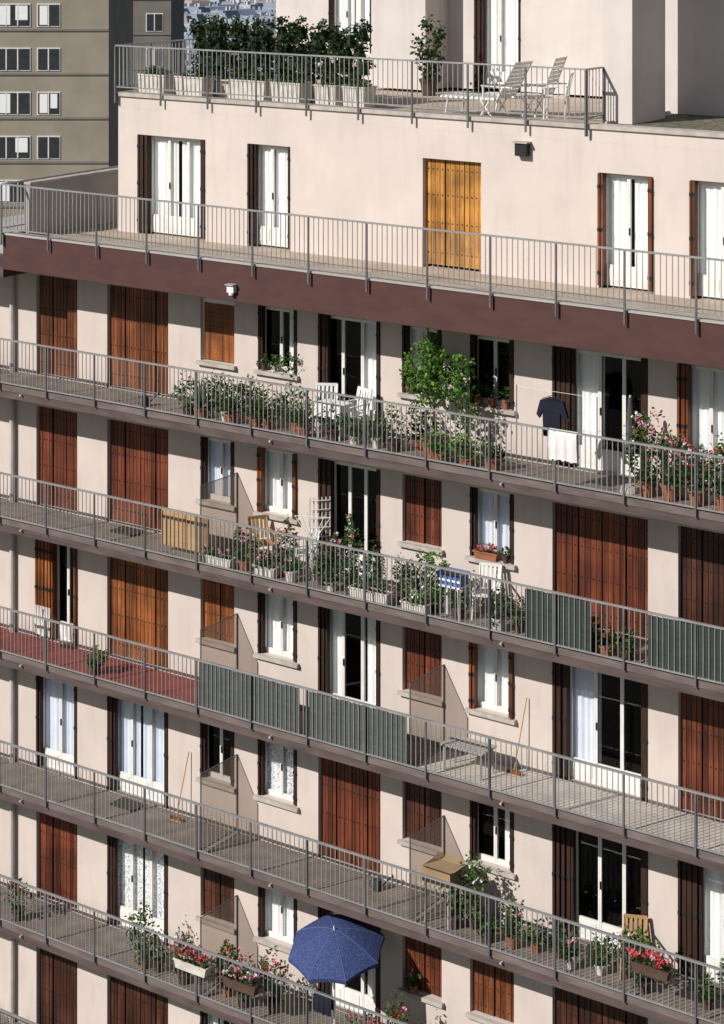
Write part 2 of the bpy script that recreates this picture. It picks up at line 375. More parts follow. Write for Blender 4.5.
ph.box(-8.1,-7.85,8.301,13,ZR,zt,WALL2)
ph.build('penthouse',BLD)
walls.build('walls',BLD); slabs.build('balcony_slabs',BLD); rooms.build('rooms',BLD)

# ------------------------------------------------------------ railings
def railing(x0,x1,zf,zb,ztop,y=-.035,step=.105,post=1.3,down=.2,ends=()):
    mb=MB()
    def seg(p,q):
        p=Vector(p);q=Vector(q);L=(q-p).length;d=(q-p)/L
        mb.obox(p+Vector((0,0,ztop)),q+Vector((0,0,ztop)),.05,.03,RAIL)
        mb.obox(p+Vector((0,0,zb)),q+Vector((0,0,zb)),.03,.025,RAIL)
        n=int(L/step)
        for k in range(1,n):
            o=p+d*(L*k/n)
            mb.obox(o+Vector((0,0,zb)),o+Vector((0,0,ztop-.012)),.013,.013,RAIL,up=(1,0,0))
        m=max(1,round(L/post))
        nrm=Vector((d.y,-d.x,0))
        for k in range(m+1):
            o=p+d*(L*k/m)+nrm*.02
            mb.obox(o+Vector((0,0,zf-down)),o+Vector((0,0,ztop-.012)),.028,.034,RAILD,up=(1,0,0))
    seg((x0,y,0),(x1,y,0))
    for (a,b) in ends: seg(a,b)
    return mb
for i,zf in enumerate(FL):
    mb=railing(XL,XR,zf,zf+.10,zf+1.0,down=.06); mb.build('balcony_railing')
mb=railing(XT,XR,34.3,34.44,35.36,y=-.08,step=.11,down=.2,ends=[((XT,9,0),(XT,-.08,0))]); mb.build('terrace_railing')
mb=railing(XU,3.5,ZR,ZR+.14,ZR+1.02,y=Y2-.08,step=.115,post=1.25,down=.2,ends=[((3.5,Y2-.08,0),(3.5,2.74,0)),((XU,9,0),(XU,Y2-.08,0))]); mb.build('roof_railing')

wins.build('window_frames',BLD); shut.build('shutters',BLD); gl.build('window_panes',BLD); curt.build('curtains',BLD,smooth=True)

for i,zf in enumerate(FL):
    for x in (-3.87,1.02):
        if x>0 and i not in (2,3): continue
        if i==0: continue
        h=1.55
        mb=MB()
        mb.box(-.006,.006,.06,1.17,.08,h,FROST)
        mb.box(-.010,.010,.04,.06,.0,h+.015,RAILD); mb.box(-.010,.010,1.17,1.19,.0,h+.015,RAILD)
        mb.box(-.008,.008,.06,1.17,h,h+.012,RAILD); mb.box(-.010,.010,.06,1.17,.065,.08,RAILD)
        mb.build('balcony_divider',None,(x,0,zf))
def rscreen(x0,x1,zf,mt):
    mb=MB(); n=max(4,int((x1-x0)/.06)); pts=[]
    for k in range(n+1):
        x=(x1-x0)*k/n; pts.append((x,.003*math.sin(k*.7)+R.uniform(0,.003),R.uniform(-.006,.006)))
    for a,b in zip(pts[:-1],pts[1:]):
        mb.poly([(a[0],a[1],.10+a[2]),(b[0],b[1],.10+b[2]),(b[0],b[1]*.5,.96+b[2]),(a[0],a[1]*.5,.96+a[2])],mt)
    mb.build('railing_screen',None,(x0,-.022,zf),smooth=True)
rscreen(3.47,4.75,FL[1],SCREEN); rscreen(5.86,8.4,FL[1],SCREEN)
rscreen(-3.84,-1.42,FL[2],SCREENG); rscreen(-1.2,1.0,FL[2],SCREENG)

# ------------------------------------------------------------ plants
def leaves(mb,c,rad,n,size,mats,clump=8,rng=R,flowers=None,fn=0):
    cx,cy,cz=c
    nc=max(4,n//clump); cl=[]
    for _ in range(nc):
        while True:
            p=Vector((rng.uniform(-1,1),rng.uniform(-1,1),rng.uniform(-1,1)))
            if p.length<=1: break
        if p.length<.5: p*=1.3
        cl.append(p)
    for k in range(n):
        p=rng.choice(cl)+Vector((rng.gauss(0,.14),rng.gauss(0,.14),rng.gauss(0,.14)))
        q=Vector((cx+p.x*rad[0],cy+p.y*rad[1],cz+p.z*rad[2]))
        a=Vector((rng.uniform(-1,1),rng.uniform(-1,1),rng.uniform(-.5,.8))).normalized()
        b=a.cross(Vector((rng.uniform(-1,1),rng.uniform(-1,1),rng.uniform(-1,1)))).normalized()
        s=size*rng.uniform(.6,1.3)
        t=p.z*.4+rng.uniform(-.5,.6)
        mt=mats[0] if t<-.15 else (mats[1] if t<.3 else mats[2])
        mb.poly([q-a*s,q-b*s*.55,q+a*s,q+b*s*.55],mt)
    if flowers:
        for k in range(fn):
            p=rng.choice(cl); p=Vector((p.x,p.y,abs(p.z)*.8+.1))+Vector((rng.gauss(0,.1),rng.gauss(0,.1),rng.gauss(0,.1)))
            q=Vector((cx+p.x*rad[0]*1.05,cy+p.y*rad[1]*1.1,cz+p.z*rad[2]*1.1)); fm=rng.choice(flowers)
            for j in range(6):
                a=Vector((rng.uniform(-1,1),rng.uniform(-1,1),rng.uniform(-1,1))).normalized()
                b=a.orthogonal().normalized(); s=.021*rng.uniform(.7,1.3)
                qq=q+a*s*1.2
                mb.poly([qq-a*s,qq-b*s,qq+a*s,qq+b*s],fm)
def pot(mb,r,h,mt):
    n=12; mb.tube((0,0,0),(0,0,h*.82),r*.72,mt,r*.94,n=n); mb.tube((0,0,h*.82),(0,0,h),r*1.04,mt,r*1.06,n=n); mb.tube((0,0,h),(0,0,h+.004),r*.9,SOIL,n=n)
def troughp(mb,w,h,d,mt):
    b=len(mb.v); i=mb.mi(mt); k=.9
    mb.v+=[(-w/2*k,-d/2*k,0),(w/2*k,-d/2*k,0),(w/2*k,d/2*k,0),(-w/2*k,d/2*k,0),(-w/2,-d/2,h),(w/2,-d/2,h),(w/2,d/2,h),(-w/2,d/2,h)]
    for q in ((0,3,2,1),(0,1,5,4),(1,2,6,5),(2,3,7,6),(3,0,4,7)):
        mb.f.append(tuple(b+z for z in q)); mb.m.append(i)
    mb.box(-w/2-.012,w/2+.012,-d/2-.012,-d/2+.012,h-.03,h,mt); mb.box(-w/2-.012,w/2+.012,d/2-.012,d/2+.012,h-.03,h,mt)
    mb.box(-w/2-.012,-w/2+.012,-d/2+.012,d/2-.012,h-.03,h,mt); mb.box(w/2-.012,w/2+.012,-d/2+.012,d/2-.012,h-.03,h,mt)
    mb.box(-w/2+.012,w/2-.012,-d/2+.012,d/2-.012,h-.05,h-.025,SOIL)
def plant(x,y,z,h=.6,r=.25,mats=LG,pm=None,pr=None,ph=None,fl=None,fn=0,n=None,size=.04,name='potted_plant'):
    pm=pm or R.choice([TERRA,TERRD,TERRD,PLW]); pr=pr or R.uniform(.10,.16); ph=ph or R.uniform(.15,.24)
    n=n or int(1300*r*(h-ph)+110); n=int(n*R.uniform(.9,1.25))
    mb=MB(); pot(mb,pr,ph,pm)
    for k in range(5):
        t=R.uniform(0,6.28); e=(math.cos(t)*r*.6,math.sin(t)*r*.6,ph+(h-ph)*R.uniform(.4,.8)); mid=(e[0]*.3,e[1]*.3,ph+(h-ph)*.35)
        mb.tube((0,0,ph),mid,.008,STEM,.006,n=4); mb.tube(mid,e,.006,STEM,.002,n=4)
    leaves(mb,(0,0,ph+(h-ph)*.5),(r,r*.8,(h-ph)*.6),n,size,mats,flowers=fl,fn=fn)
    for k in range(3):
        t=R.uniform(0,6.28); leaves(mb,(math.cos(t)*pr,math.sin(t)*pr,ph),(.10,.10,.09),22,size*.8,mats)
    return mb.build(name,None,(x,y,z))
def trough(x,y,z,w=.7,h=.35,pm=PLW,bh=.2,mats=LG,fl=None,fn=0,n=260,size=.04,d=.2,name='flower_trough'):
    mb=MB(); troughp(mb,w,bh,d,pm)
    for k in range(7):
        a=R.uniform(-w*.4,w*.4); mb.tube((a,0,bh-.03),(a+R.uniform(-.1,.1),R.uniform(-.05,.05),bh+h*.7),.006,STEM,.003,n=4)
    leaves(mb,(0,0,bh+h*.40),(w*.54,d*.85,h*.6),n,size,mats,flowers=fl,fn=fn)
    return mb.build(name,None,(x,y,z))
def agave(x,y,z,h=.55,pm=TERRA):
    mb=MB(); pot(mb,.14,.2,pm)
    for k in range(34):
        t=R.uniform(0,6.28); el=R.uniform(.4,1.4); L=h*R.uniform(.6,1.0)
        d=Vector((math.cos(t)*math.cos(el),math.sin(t)*math.cos(el),math.sin(el))); s=Vector((-math.sin(t),math.cos(t),0))
        p=Vector((0,0,.2)); m=p+d*L*.55; e=p+d*L+Vector((d.x,d.y,-.3))*L*.25
        mm=R.choice(LG+LGG[1:])
        mb.poly([p-s*.012,p+s*.012,m+s*.02,m-s*.02],mm); mb.poly([m-s*.02,m+s*.02,e+s*.002,e-s*.002],mm)
    mb.build('potted_agave',None,(x,y,z))
PF=[PINK,PINK,WHT]; RF=[RED,RED,PINK]
F=FL
z=F[0]
for k,x in enumerate([-4.45,-3.9,-3.5,-3.0,-2.45,-1.95]):
    plant(x,.38+.2*(k%2),z,h=R.uniform(.55,.9),r=.34,mats=LGG if k==1 else LG,fl=[WHT] if k==2 else None,fn=8)
for x in (-3.3,-2.7,-1.55,-4.05): agave(x,.28,z,.7)
lv=MB(); leaves(lv,(0,0,0),(.32,.12,.24),170,.035,LG); lv.build('climbing_plant',None,(-2.55,Dw-.12,z+1.1))
for x in (-3.2,-2.95): plant(x,Dw-.0,z+.885,h=.34,r=.1,pr=.07,ph=.13,n=60,size=.03)
for x,m in ((-.95,LGG),(-.45,LG),(.05,LGG),(.42,LG)): plant(x,.4,z,h=R.uniform(.5,.8),r=.3,mats=m,size=.035)
plant(.75,.8,z,h=.9,r=.28,mats=LG)
def small_tree(x,y,z):
    mb=MB(); pot(mb,.22,.35,TERRA)
    mb.tube((0,0,.33),(.03,0,.8),.03,STEM,.024,n=7); mb.tube((.03,0,.8),(0,.02,1.25),.024,STEM,.016,n=7)
    tips=[(-.38,-.1,1.6),(.3,.05,1.75),(.05,-.25,1.95),(-.15,.2,2.0),(.5,-.1,1.35),(-.42,.1,1.25),(.55,0,1.65)]
    for t in tips: mb.tube((.01,.01,R.uniform(.8,1.2)),t,.014,STEM,.005,n=5)
    for t in tips+[(0,0,1.55),(.1,-.1,1.2),(-.1,-.05,1.4),(.2,0,1.5)]: leaves(mb,t,(.28,.26,.24),190,.045,LGB,clump=7)
    mb.build('small_tree',None,(x,y,z))
small_tree(1.22,.5,z)
plant(1.85,.65,z,h=1.7,r=.32,mats=LGB,n=380,size=.045,pm=TERRA)
for x in (1.75,2.05,2.35): plant(x,Dw-.0,z+.885,h=R.uniform(.36,.5),r=.13,mats=LG,pr=.085,ph=.17,n=80,size=.03,pm=TERRA)
for x in (.25,.6): plant(x,Dw+.0,z+.885,h=.5,r=.18,mats=LGB,pr=.08,ph=.14,n=130,size=.035)
plant(1.55,.25,z,h=.5,r=.36,mats=LGB); plant(2.1,.3,z,h=.55,r=.38,mats=LGB); plant(2.6,.35,z,h=.42,r=.25,mats=LG)
for x,h,r in ((5.62,1.3,.42),(6.05,1.05,.38),(6.55,.9,.33),(7.05,1.05,.36)):
    plant(x,.42,z,h=h,r=r,mats=LG,fl=PF if x<6.5 else [WHT,RED,PINK],fn=42,pm=TERRA,pr=.16,ph=.28)
trough(6.3,.75,z,.8,.5,PLW,.25,LG,PF,12)
z=F[1]
trough(-3.55,.2,z,.75,.22,PLW,.22,LG,PF,5,90); plant(-3.0,.35,z,h=.75,r=.26,fl=PF,fn=8); trough(-2.45,.3,z,.5,.3,PLW,.2,LG,PF,16)
plant(-2.15,.55,z,h=1.05,r=.24,fl=RF,fn=14,mats=LGG); plant(-1.85,.3,z,h=.45,r=.2,fl=PF,fn=8)
plant(-.95,.35,z,h=.98,r=.28,fl=PF,fn=26); plant(-.5,.35,z,h=.65,r=.22,mats=LG); plant(-1.3,.5,z,h=.5,r=.2,fl=[RED],fn=4)
plant(-.75,.75,z,h=1.2,r=.22,mats=LG,fl=PF,fn=10)
trough(.05,.2,z,.85,.26,PLW,.24,LG,None,0,140); plant(-.15,.55,z,h=.85,r=.2,mats=LG); plant(.5,.6,z,h=.75,r=.22,mats=LGG)
trough(1.05,.2,z,.55,.25,PLW,.2,LGB,[WHT],6); plant(1.3,.5,z,h=.98,r=.28,mats=LGB); plant(.85,.7,z,h=.9,r=.22,mats=LG)
plant(1.85,.4,z,h=.55,r=.2,mats=LG); plant(2.75,.3,z,h=.75,r=.28,mats=LGG,pm=PLW); plant(3.1,.4,z,h=.55,r=.22,mats=LG,fl=PF,fn=6)
trough(1.95,Dw-.01,z+.885,.5,.16,TERRA,.14,LG,RF,6,80,.03,.15,'window_box')
plant(2.35,Dw-.0,z+.885,h=.3,r=.09,pr=.07,ph=.13,n=50,size=.03)
for x in (4.62,4.9,5.3): plant(x,.3,z,h=R.uniform(.3,.6),r=.2,fl=RF,fn=5)
z=F[2]
plant(-6.85,.3,z,h=.5,r=.26,mats=LG)
z=F[3]
plant(2.05,.6,z,h=1.15,r=.3,mats=LG,fl=[WHT],fn=8); plant(1.75,.4,z,h=.75,r=.2,mats=LG); plant(2.5,.3,z,h=.5,r=.28)
for k,x in enumerate((3.0,3.4,3.8,4.2,4.7,5.1,5.6,6.7,7.1)):
    plant(x,.35+.12*(k%3),z,h=R.uniform(.45,1.05),r=R.uniform(.2,.34),mats=[LG,LG,LGG][k%3],fl=PF if k%3==0 else None,fn=8)
trough(6.0,-.17,z+.62,.7,.2,TERRD,.17,LG,[RED,RED,PINK],60,200,.04,.17,'window_box')
z=F[4]
plant(-5.55,.3,z,h=1.15,r=.33,mats=LG); plant(-5.2,.35,z,h=.7,r=.2,mats=LG,fl=PF,fn=6); plant(-9.0,.3,z,h=.8,r=.3,mats=LG,fl=RF,fn=8)
for k,x in enumerate((-4.5,-3.5,-3.0,-2.4)):
    plant(x,.3+.14*(k%2),z,h=R.uniform(.7,1.1),r=.3,mats=LG,fl=RF if k%2 else PF,fn=22)
trough(-3.9,-.17,z+.6,.8,.22,PLW,.18,LG,RF,34,200,.04,.17,'window_box'); trough(-2.7,-.17,z+.6,.8,.22,TERRD,.18,LG,PF,34,200,.04,.17,'window_box')
trough(-.05,.2,z,.8,.55,PLW,.25,LG,RF,40,280); plant(.55,.3,z,h=1.1,r=.24,fl=RF,fn=16); plant(1.0,.3,z,h=.8,r=.24,fl=RF,fn=10,pm=PLW,pr=.18)
plant(.35,Dw-.02,z+.885,h=.4,r=.15,pr=.08,ph=.14,n=80,fl=RF,fn=5)
plant(2.4,.35,z,h=.7,r=.25)
for a,b in ((-7.7,-6.95),(-6.65,-5.9),(-5.2,-4.25),(-4.1,-3.35),(-3.0,-2.45),(-2.3,-1.75)):
    mb=MB(); troughp(mb,b-a,.46,.42,PLW)
    leaves(mb,(0,0,.50),((b-a)*.48,.2,.10),220,.035,LG)
    mb.build('planter_box',None,((a+b)/2,2.78,ZR-.058))
hd=MB()
for k in range(15):
    x=-6.65+4.45*(k+.5)/15; top=R.uniform(-.05,.12)
    hd.tube((x,3.3,.0),(x,3.3,.9),.02,STEM,.012,n=5)
    for j in range(4):
        t=(x+R.uniform(-.08,.08),3.3+R.uniform(-.06,.06),.60+j*(.29+top*.2)+R.uniform(-.04,.04)); rr0=.24-.035*j
        hd.tube((t[0],t[1],t[2]-.24),(t[0],t[1],t[2]+.02),.16,LGH[0],.07,n=7)
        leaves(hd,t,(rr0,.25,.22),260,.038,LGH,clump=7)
hd.box(-6.7,-2.15,3.10,3.50,0,.38,PLW)
hd.build('hedge',None,(0,0,ZR-.058))
plant(-2.5,6.05,ZR-.05,h=1.5,r=.34,mats=LGH,n=560,size=.055,pr=.2,ph=.35)

# ------------------------------------------------------------ furniture & objects
def lounger(x,y,z,rz,back=.9):
    mb=MB(); Lg=1.3; w=.62
    for s in (-1,1):
        yy=s*w/2
        mb.tube((0,yy,.36),(Lg,yy,.36),.022,WHITEP)
        mb.tube((0,yy,.36),(-math.cos(back)*.85,yy,.36+math.sin(back)*.85),.022,WHITEP)
        mb.tube((.15,yy,.36),(.38,yy,0),.02,WHITEP); mb.tube((.38,yy,.36),(.1,yy,0),.02,WHITEP)
        mb.tube((1.1,yy,.36),(1.17,yy,0),.02,WHITEP)
        mb.tube((-.35,yy,.60),(.35,yy,.62),.024,WHITEP); mb.tube((.3,yy,.36),(.32,yy,.62),.016,WHITEP)
    for k in range(13):
        a=.04+k*.098; mb.box(a,a+.075,-w/2,w/2,.375,.395,WHITEP)
    for k in range(9):
        t=.06+k*.09; p=Vector((-math.cos(back)*t,0,.375+math.sin(back)*t))
        mb.obox(p+Vector((0,-w/2,0)),p+Vector((0,w/2,0)),.072,.018,WHITEP,up=(math.sin(back),0,math.cos(back)))
    mb.tube((1.17,-w/2,.02),(1.17,w/2,.02),.016,WHITEP)
    mb.build('sun_lounger',None,(x,y,z),rz)
lounger(1.25,3.0,ZR-.058,math.radians(180),1.05)
lounger(1.75,3.7,ZR-.058,math.radians(-170),1.2)
def chair(x,y,z,rz,mt=WHITEP,name='garden_chair'):
    mb=MB()
    for sx in (-1,1):
        mb.tube((sx*.22,-.2,0),(sx*.2,-.18,.62),.018,mt); mb.tube((sx*.22,.22,0),(sx*.19,.2,.45),.018,mt)
        mb.tube((sx*.19,.2,.44),(sx*.2,.3,.88),.018,mt); mb.obox((sx*.21,-.2,.63),(sx*.2,.25,.65),.045,.02,mt)
    for k in range(5): mb.box(-.21,.21,-.2+k*.085,-.2+k*.085+.07,.43,.45,mt)
    for k in range(5):
        a=-.16+k*.08; mb.obox((a,.22,.47),(a,.3,.86),.05,.014,mt,up=(0,1,0))
    mb.obox((-.2,.3,.87),(.2,.3,.87),.03,.05,mt)
    mb.build(name,None,(x,y,z),rz)
chair(2.25,3.2,ZR-.058,-1.2)
chair(-1.35,.7,F[0],.5); chair(-.75,.75,F[0],-.3); chair(2.25,.7,F[1],.3); chair(-2.9,.75,F[1],1.0,TAN,'wooden_chair'); chair(5.2,.75,F[3],.4,TAN,'wooden_chair')
chair(-1.9,.7,F[1],-.6,LINEN)
def table(x,y,z,w=.7,d=.5,h=.72,mt=WHITEP,cloth=False):
    mb=MB(); mb.box(-w/2,w/2,-d/2,d/2,h-.03,h,mt)
    for sx in (-1,1):
        for sy in (-1,1): mb.tube((sx*(w/2-.05),sy*(d/2-.05),0),(sx*(w/2-.06),sy*(d/2-.06),h-.03),.02,mt)
    if cloth:
        for sx in (-1,1): mb.box(sx*(w/2+.006)-.004,sx*(w/2+.006)+.004,-d/2,d/2,h-.25,h+.003,LINEN)
        mb.box(-w/2,w/2,-d/2-.01,-d/2-.002,h-.25,h+.003,LINEN)
    mb.build('small_table',None,(x,y,z))
table(-1.05,.55,F[0],.6,.4,.66,LINEN,True); table(1.95,.55,F[2],.9,.5,.5,GREYB)
def trellis(x,y,z,w,h,rz,mt=TAN):
    mb=MB()
    for k in range(6): a=-w/2+w*k/5; mb.obox((a,0,0),(a,.0,h),.022,.012,mt,up=(0,1,0))
    for k in range(9): b=.06+(h-.12)*k/8; mb.obox((-w/2,-.013,b),(w/2,-.013,b),.02,.012,mt,up=(0,0,1))
    mb.build('wooden_trellis',None,(x,y,z),rz)
trellis(-1.62,.9,F[1],.4,1.5,.9,LINEN)
mb=MB()
for k in range(7):
    a=-.35+.7*k/6; mb.tube((0,0,.75),(a,0,1.35-abs(a)*.3),.008,LINEN); mb.tube((-a*.4,.1,0),(0,0,.75),.008,LINEN)
mb.tube((-.35,0,1.245),(.35,0,1.245),.007,LINEN)
mb.build('laundry_rack',None,(-1.5,.5,F[1]),.4)
mb=MB(); mb.obox((-.6,0,.35),(.6,0,.35),.025,.7,TAN)
for k in range(5): mb.box(-.6+k*.29,-.57+k*.29,-.03,-.014,.02,.68,TAN)
mb.build('wooden_board',None,(-4.55,.4,F[1]+.12))
mb=MB(); mb.box(-.3,.3,-.2,.2,0,.30,CARD)
mb.poly([(-.3,-.2,.302),(.3,-.2,.302),(.33,-.32,.37),(-.27,-.32,.37)],CARD); mb.poly([(-.3,.2,.302),(.3,.2,.302),(.3,.33,.35),(-.3,.33,.35)],CARD)
mb.poly([(.302,-.2,.30),(.302,.2,.30),(.40,.2,.35),(.40,-.2,.35)],CARD)
mb.build('cardboard_box',None,(1.45,.45,F[3]+.72)); table(1.45,.45,F[3],.6,.45,.72,GREYB)
mb=MB(); troughp(mb,.5,.22,.32,BLUEP); mb.box(-.25,.25,-.17,-.165,.08,.12,WHITEP); mb.build('blue_crate',None,(1.75,.35,F[1]+.62)); table(1.75,.35,F[1],.5,.35,.62,WHITEP)
def broom(x,y,z):
    mb=MB(); mb.tube((0,0,.08),(.12,.25,1.35),.011,TAN); mb.box(-.14,.14,-.03,.03,.03,.09,W['brown']); mb.box(-.13,.13,-.025,.025,-.0,.03,TAN); mb.build('broom',None,(x,y,z))
broom(-5.2,.9,F[3]); broom(2.7,.9,F[2])
def can(x,y,z,mt):
    mb=MB(); mb.tube((0,0,0),(0,0,.2),.09,mt,.08,n=12); mb.tube((.07,0,.06),(.26,0,.24),.015,mt,.01); mb.tube((.26,0,.24),(.29,0,.25),.03,mt,.035,n=8)
    pv=(-.08,0,.04)
    for k in range(1,7):
        t=math.pi*k/6; q=(-.08-.08*math.sin(t),0,.04+.16*(1-math.cos(t))/2); mb.tube(pv,q,.008,mt,n=5); pv=q
    mb.build('watering_can',None,(x,y,z),.7)
can(-5.6,.4,F[0],SCREEN); can(-.2,.8,F[3],SCREEN)
for x,f in ((-6.5,1),(-1.1,2),(-6.5,3)):
    mb=MB(); mb.box(-.32,.32,-.2,.2,.0,.015,SCREEN)
    for k in range(9): mb.box(-.3+k*.07,-.27+k*.07,-.19,.19,.0151,.02,TERRD)
    mb.build('doormat',None,(x,.9,F[f]+.014))
def parasol(x,y,z,h=2.3,r=.88,tilt=(.0,-.22)):
    mb=MB(); n=8
    mb.tube((0,0,0),(0,0,h),.02,WHITEP,n=8); mb.tube((0,0,0),(0,0,.12),.22,GREYB,.18,n=16)
    ap=Vector((0,0,h)); rings=6
    ax=Vector((tilt[0],tilt[1],1)).normalized(); u=ax.orthogonal().normalized(); v=ax.cross(u)
    def P(k,j,seg):
        t=2*math.pi*(k+seg)/n; rr=r*j/rings
        sag=1-(1-math.cos(math.pi/n))*(1-abs(seg*2-1)**2)*1.2 if j else 1
        return ap+ (u*math.cos(t)+v*math.sin(t))*rr*sag - ax*(.42*r*(j/rings)**1.7 - .03*(math.sin(math.pi*seg))*j/rings)
    sg=4
    for k in range(n):
        for s in range(sg):
            for j in range(rings):
                a=P(k,j,s/sg);b=P(k,j+1,s/sg);c=P(k,j+1,(s+1)/sg);d=P(k,j,(s+1)/sg)
                mb.poly([a,b,c,d] if j else [a,b,c],BLUE)
            a=P(k,rings,s/sg);b=P(k,rings,(s+1)/sg); dz=ax*.07
            mb.poly([a,a-dz,b-dz,b],BLUE)
        q=[P(k,j,0) for j in range(rings+1)]
        for j in range(rings): mb.tube(q[j]+ax*.003,q[j+1]+ax*.003,.006,PARL,n=4)
        mb.tube(q[rings],ap-ax*.35*r*1.0-ax*.1,.005,WHITEP,n=4)
    mb.tube(ap,ap+ax*.07,.02,WHITEP,.012,n=8)
    mb.build('parasol',None,(x,y,z))
parasol(-.72,.12,F[4],2.18,.92,(.05,-.26))
mb=MB(); mb.tube((0,0,0),(0,0,1.65),.018,WHITEP,n=8); mb.tube((0,0,0),(0,0,.1),.18,GREYB,.15,n=14)
for k in range(8):
    t=k*math.pi/4; mb.tube((.05*math.cos(t),.05*math.sin(t),.65),(.015*math.cos(t),.015*math.sin(t),1.62),.045,SCREENG,.02,n=6)
mb.build('closed_parasol',None,(5.25,.5,F[0]))
def shirt(x,y,z):
    mb=MB()
    pts=[(-.20,0),(.20,0),(.21,.45),(.30,.30),(.38,.36),(.27,.62),(.08,.68),(0,.64),(-.08,.68),(-.27,.62),(-.38,.36),(-.30,.30),(-.21,.45)]
    pts=[(a*.82,b) for a,b in pts]
    n=len(pts)
    for s,yy in ((0,-.03),(1,.03)):
        tri=[(0,1,2,12),(12,2,5,9),(2,3,4,5),(12,9,10,11),(9,5,6,8),(8,6,7)]
        for t in tri:
            mb.poly([(pts[i][0],yy+.015*math.sin(pts[i][0]*20+pts[i][1]*5),pts[i][1]) for i in t],NAVY)
    for k in range(n):
        a=pts[k];b=pts[(k+1)%n]
        if k in (0,): continue
        ya=.015*math.sin(a[0]*20+a[1]*5); yb=.015*math.sin(b[0]*20+b[1]*5)
        mb.poly([(a[0],-.03+ya,a[1]),(b[0],-.03+yb,b[1]),(b[0],.03+yb,b[1]),(a[0],.03+ya,a[1])],NAVY)
    mb.tube((-.2,0,.64),(0,0,.72),.006,BLACK); mb.tube((.2,0,.64),(0,0,.72),.006,BLACK)
    pv=(0,0,.72)
    for k in range(7):
        t=math.pi*(k/6)*1.2; q=(.03*math.sin(t),0,.76+-.03*math.cos(t)+.02); mb.tube(pv,q,.004,BLACK,n=4); pv=q
    return mb.build('shirt_on_hanger',None,(x,y,z))
shirt(3.92,.15,F[0]+.82)
mb=MB(); mb.tube((-.7,0,0),(.9,0,0),.004,LINEN,n=4); mb.build('washing_line',None,(3.9,.15,F[0]+1.61))
for x in (3.2,4.8):
    mb=MB(); mb.tube((0,0,0),(0,0,1.63),.012,RAIL); mb.tube((0,0,0),(0,0,.03),.12,RAIL,n=10); mb.build('line_post',None,(x,.15,F[0]))
def cloth(x,z,w,drop,mt,name='towel'):
    mb=MB(); n=12; pr=[(.03,-drop*.7),(.028,-.03),(0,.022),(-.04,-.03),(-.05,-drop*.5),(-.045,-drop)]
    rows=[]
    for (yy,zz) in pr:
        rows.append([(-w/2+w*k/n+.008*math.sin(k+zz*9),yy+.010*math.sin(k*1.7)*(1 if zz<-.1 else .1),zz+(R.uniform(-.015,.015) if zz<-.2 else 0)) for k in range(n+1)])
    for a,b in zip(rows[:-1],rows[1:]):
        for k in range(n): mb.poly([a[k],a[k+1],b[k+1],b[k]],mt)
    mb.build(name,None,(x,-.035,z),0)
cloth(4.25,F[0]+1.0,.55,.5,LINEN)
cloth(-.85,F[4]+1.0,.4,.35,NAVY,'towel')
mb=MB(); mb.tube((0,0,0),(0,0,.9),.012,RAIL)
for k in range(10):
    a=-.22+.044*k; mb.poly([(a,.03*math.sin(k),.35),(a+.044,.03*math.sin(k+1),.33),(a+.02,.02,.95),(a,.02,.95)],LINEN)
mb.build('hanging_laundry',None,(-8.6,.6,F[2]))
mb=MB(); mb.box(-.08,.08,-.10,0,0,.14,WHITEP); mb.box(-.1,.1,-.14,-.0,.141,.16,GREYB); mb.tube((0,-.06,-.05),(0,-.06,0),.05,WHITEP,.05,n=10)
mb.build('wall_lamp',None,(-3.0,-.031,33.75))

# ------------------------------------------------------------ surroundings
GRD=mat('ground',(.12,.12,.10),.95,.4,(.02,.02,.02),5)
g=MB(); rad=[0,60,150,300,380,460,540,620,900,2000,6000]; hz=[0,0,0,0,-9,-22,-34,-42,-45,-45,-45]; ns=64
g.v.append((0,0,0)); gi=g.mi(GRD)
for r_,h_ in zip(rad[1:],hz[1:]):
    for k in range(ns): t=2*math.pi*k/ns; g.v.append((r_*math.cos(t),r_*math.sin(t),h_))
for k in range(ns): g.f.append((0,1+k,1+(k+1)%ns)); g.m.append(gi)
for j in range(len(rad)-2):
    for k in range(ns):
        a=1+j*ns; b=a+ns; g.f.append((a+k,b+k,b+(k+1)%ns,a+(k+1)%ns)); g.m.append(gi)
g.build('ground',smooth=True)
ASP=mat('asphalt',(.05,.05,.052),.9,.3,(2,2,2),4); PAV=mat('pavement_stone',(.3,.28,.25),.9,.25,(1,1,1),4)
g=MB(); g.box(-60,60,-14.5,-5.5,.004,.03,ASP); g.build('street'); g=MB(); g.box(-60,60,-5.49,-.3,.004,.15,PAV); g.build('pavement')
g=MB()
for k in range(-14,15): g.box(k*4-1,k*4+1,-10.06,-9.94,.034,.038,WHITEP)
g.build('road_marking')
CB=mat('concrete_beige',(.36,.32,.255),.9,.2,(.5,.5,.5),5); CB2=mat('concrete_grey',(.22,.205,.18),.9,.2,(.5,.5,.5),5)
FW=Vector((-math.sin(TH),math.cos(TH),0)); RT=Vector((math.cos(TH),math.sin(TH),0)); CAM=Vector((22.12,-31.60,41.17))
WD=mat('far_window_dark',(.05,.055,.06),.3,.3,(2,2,2),2)
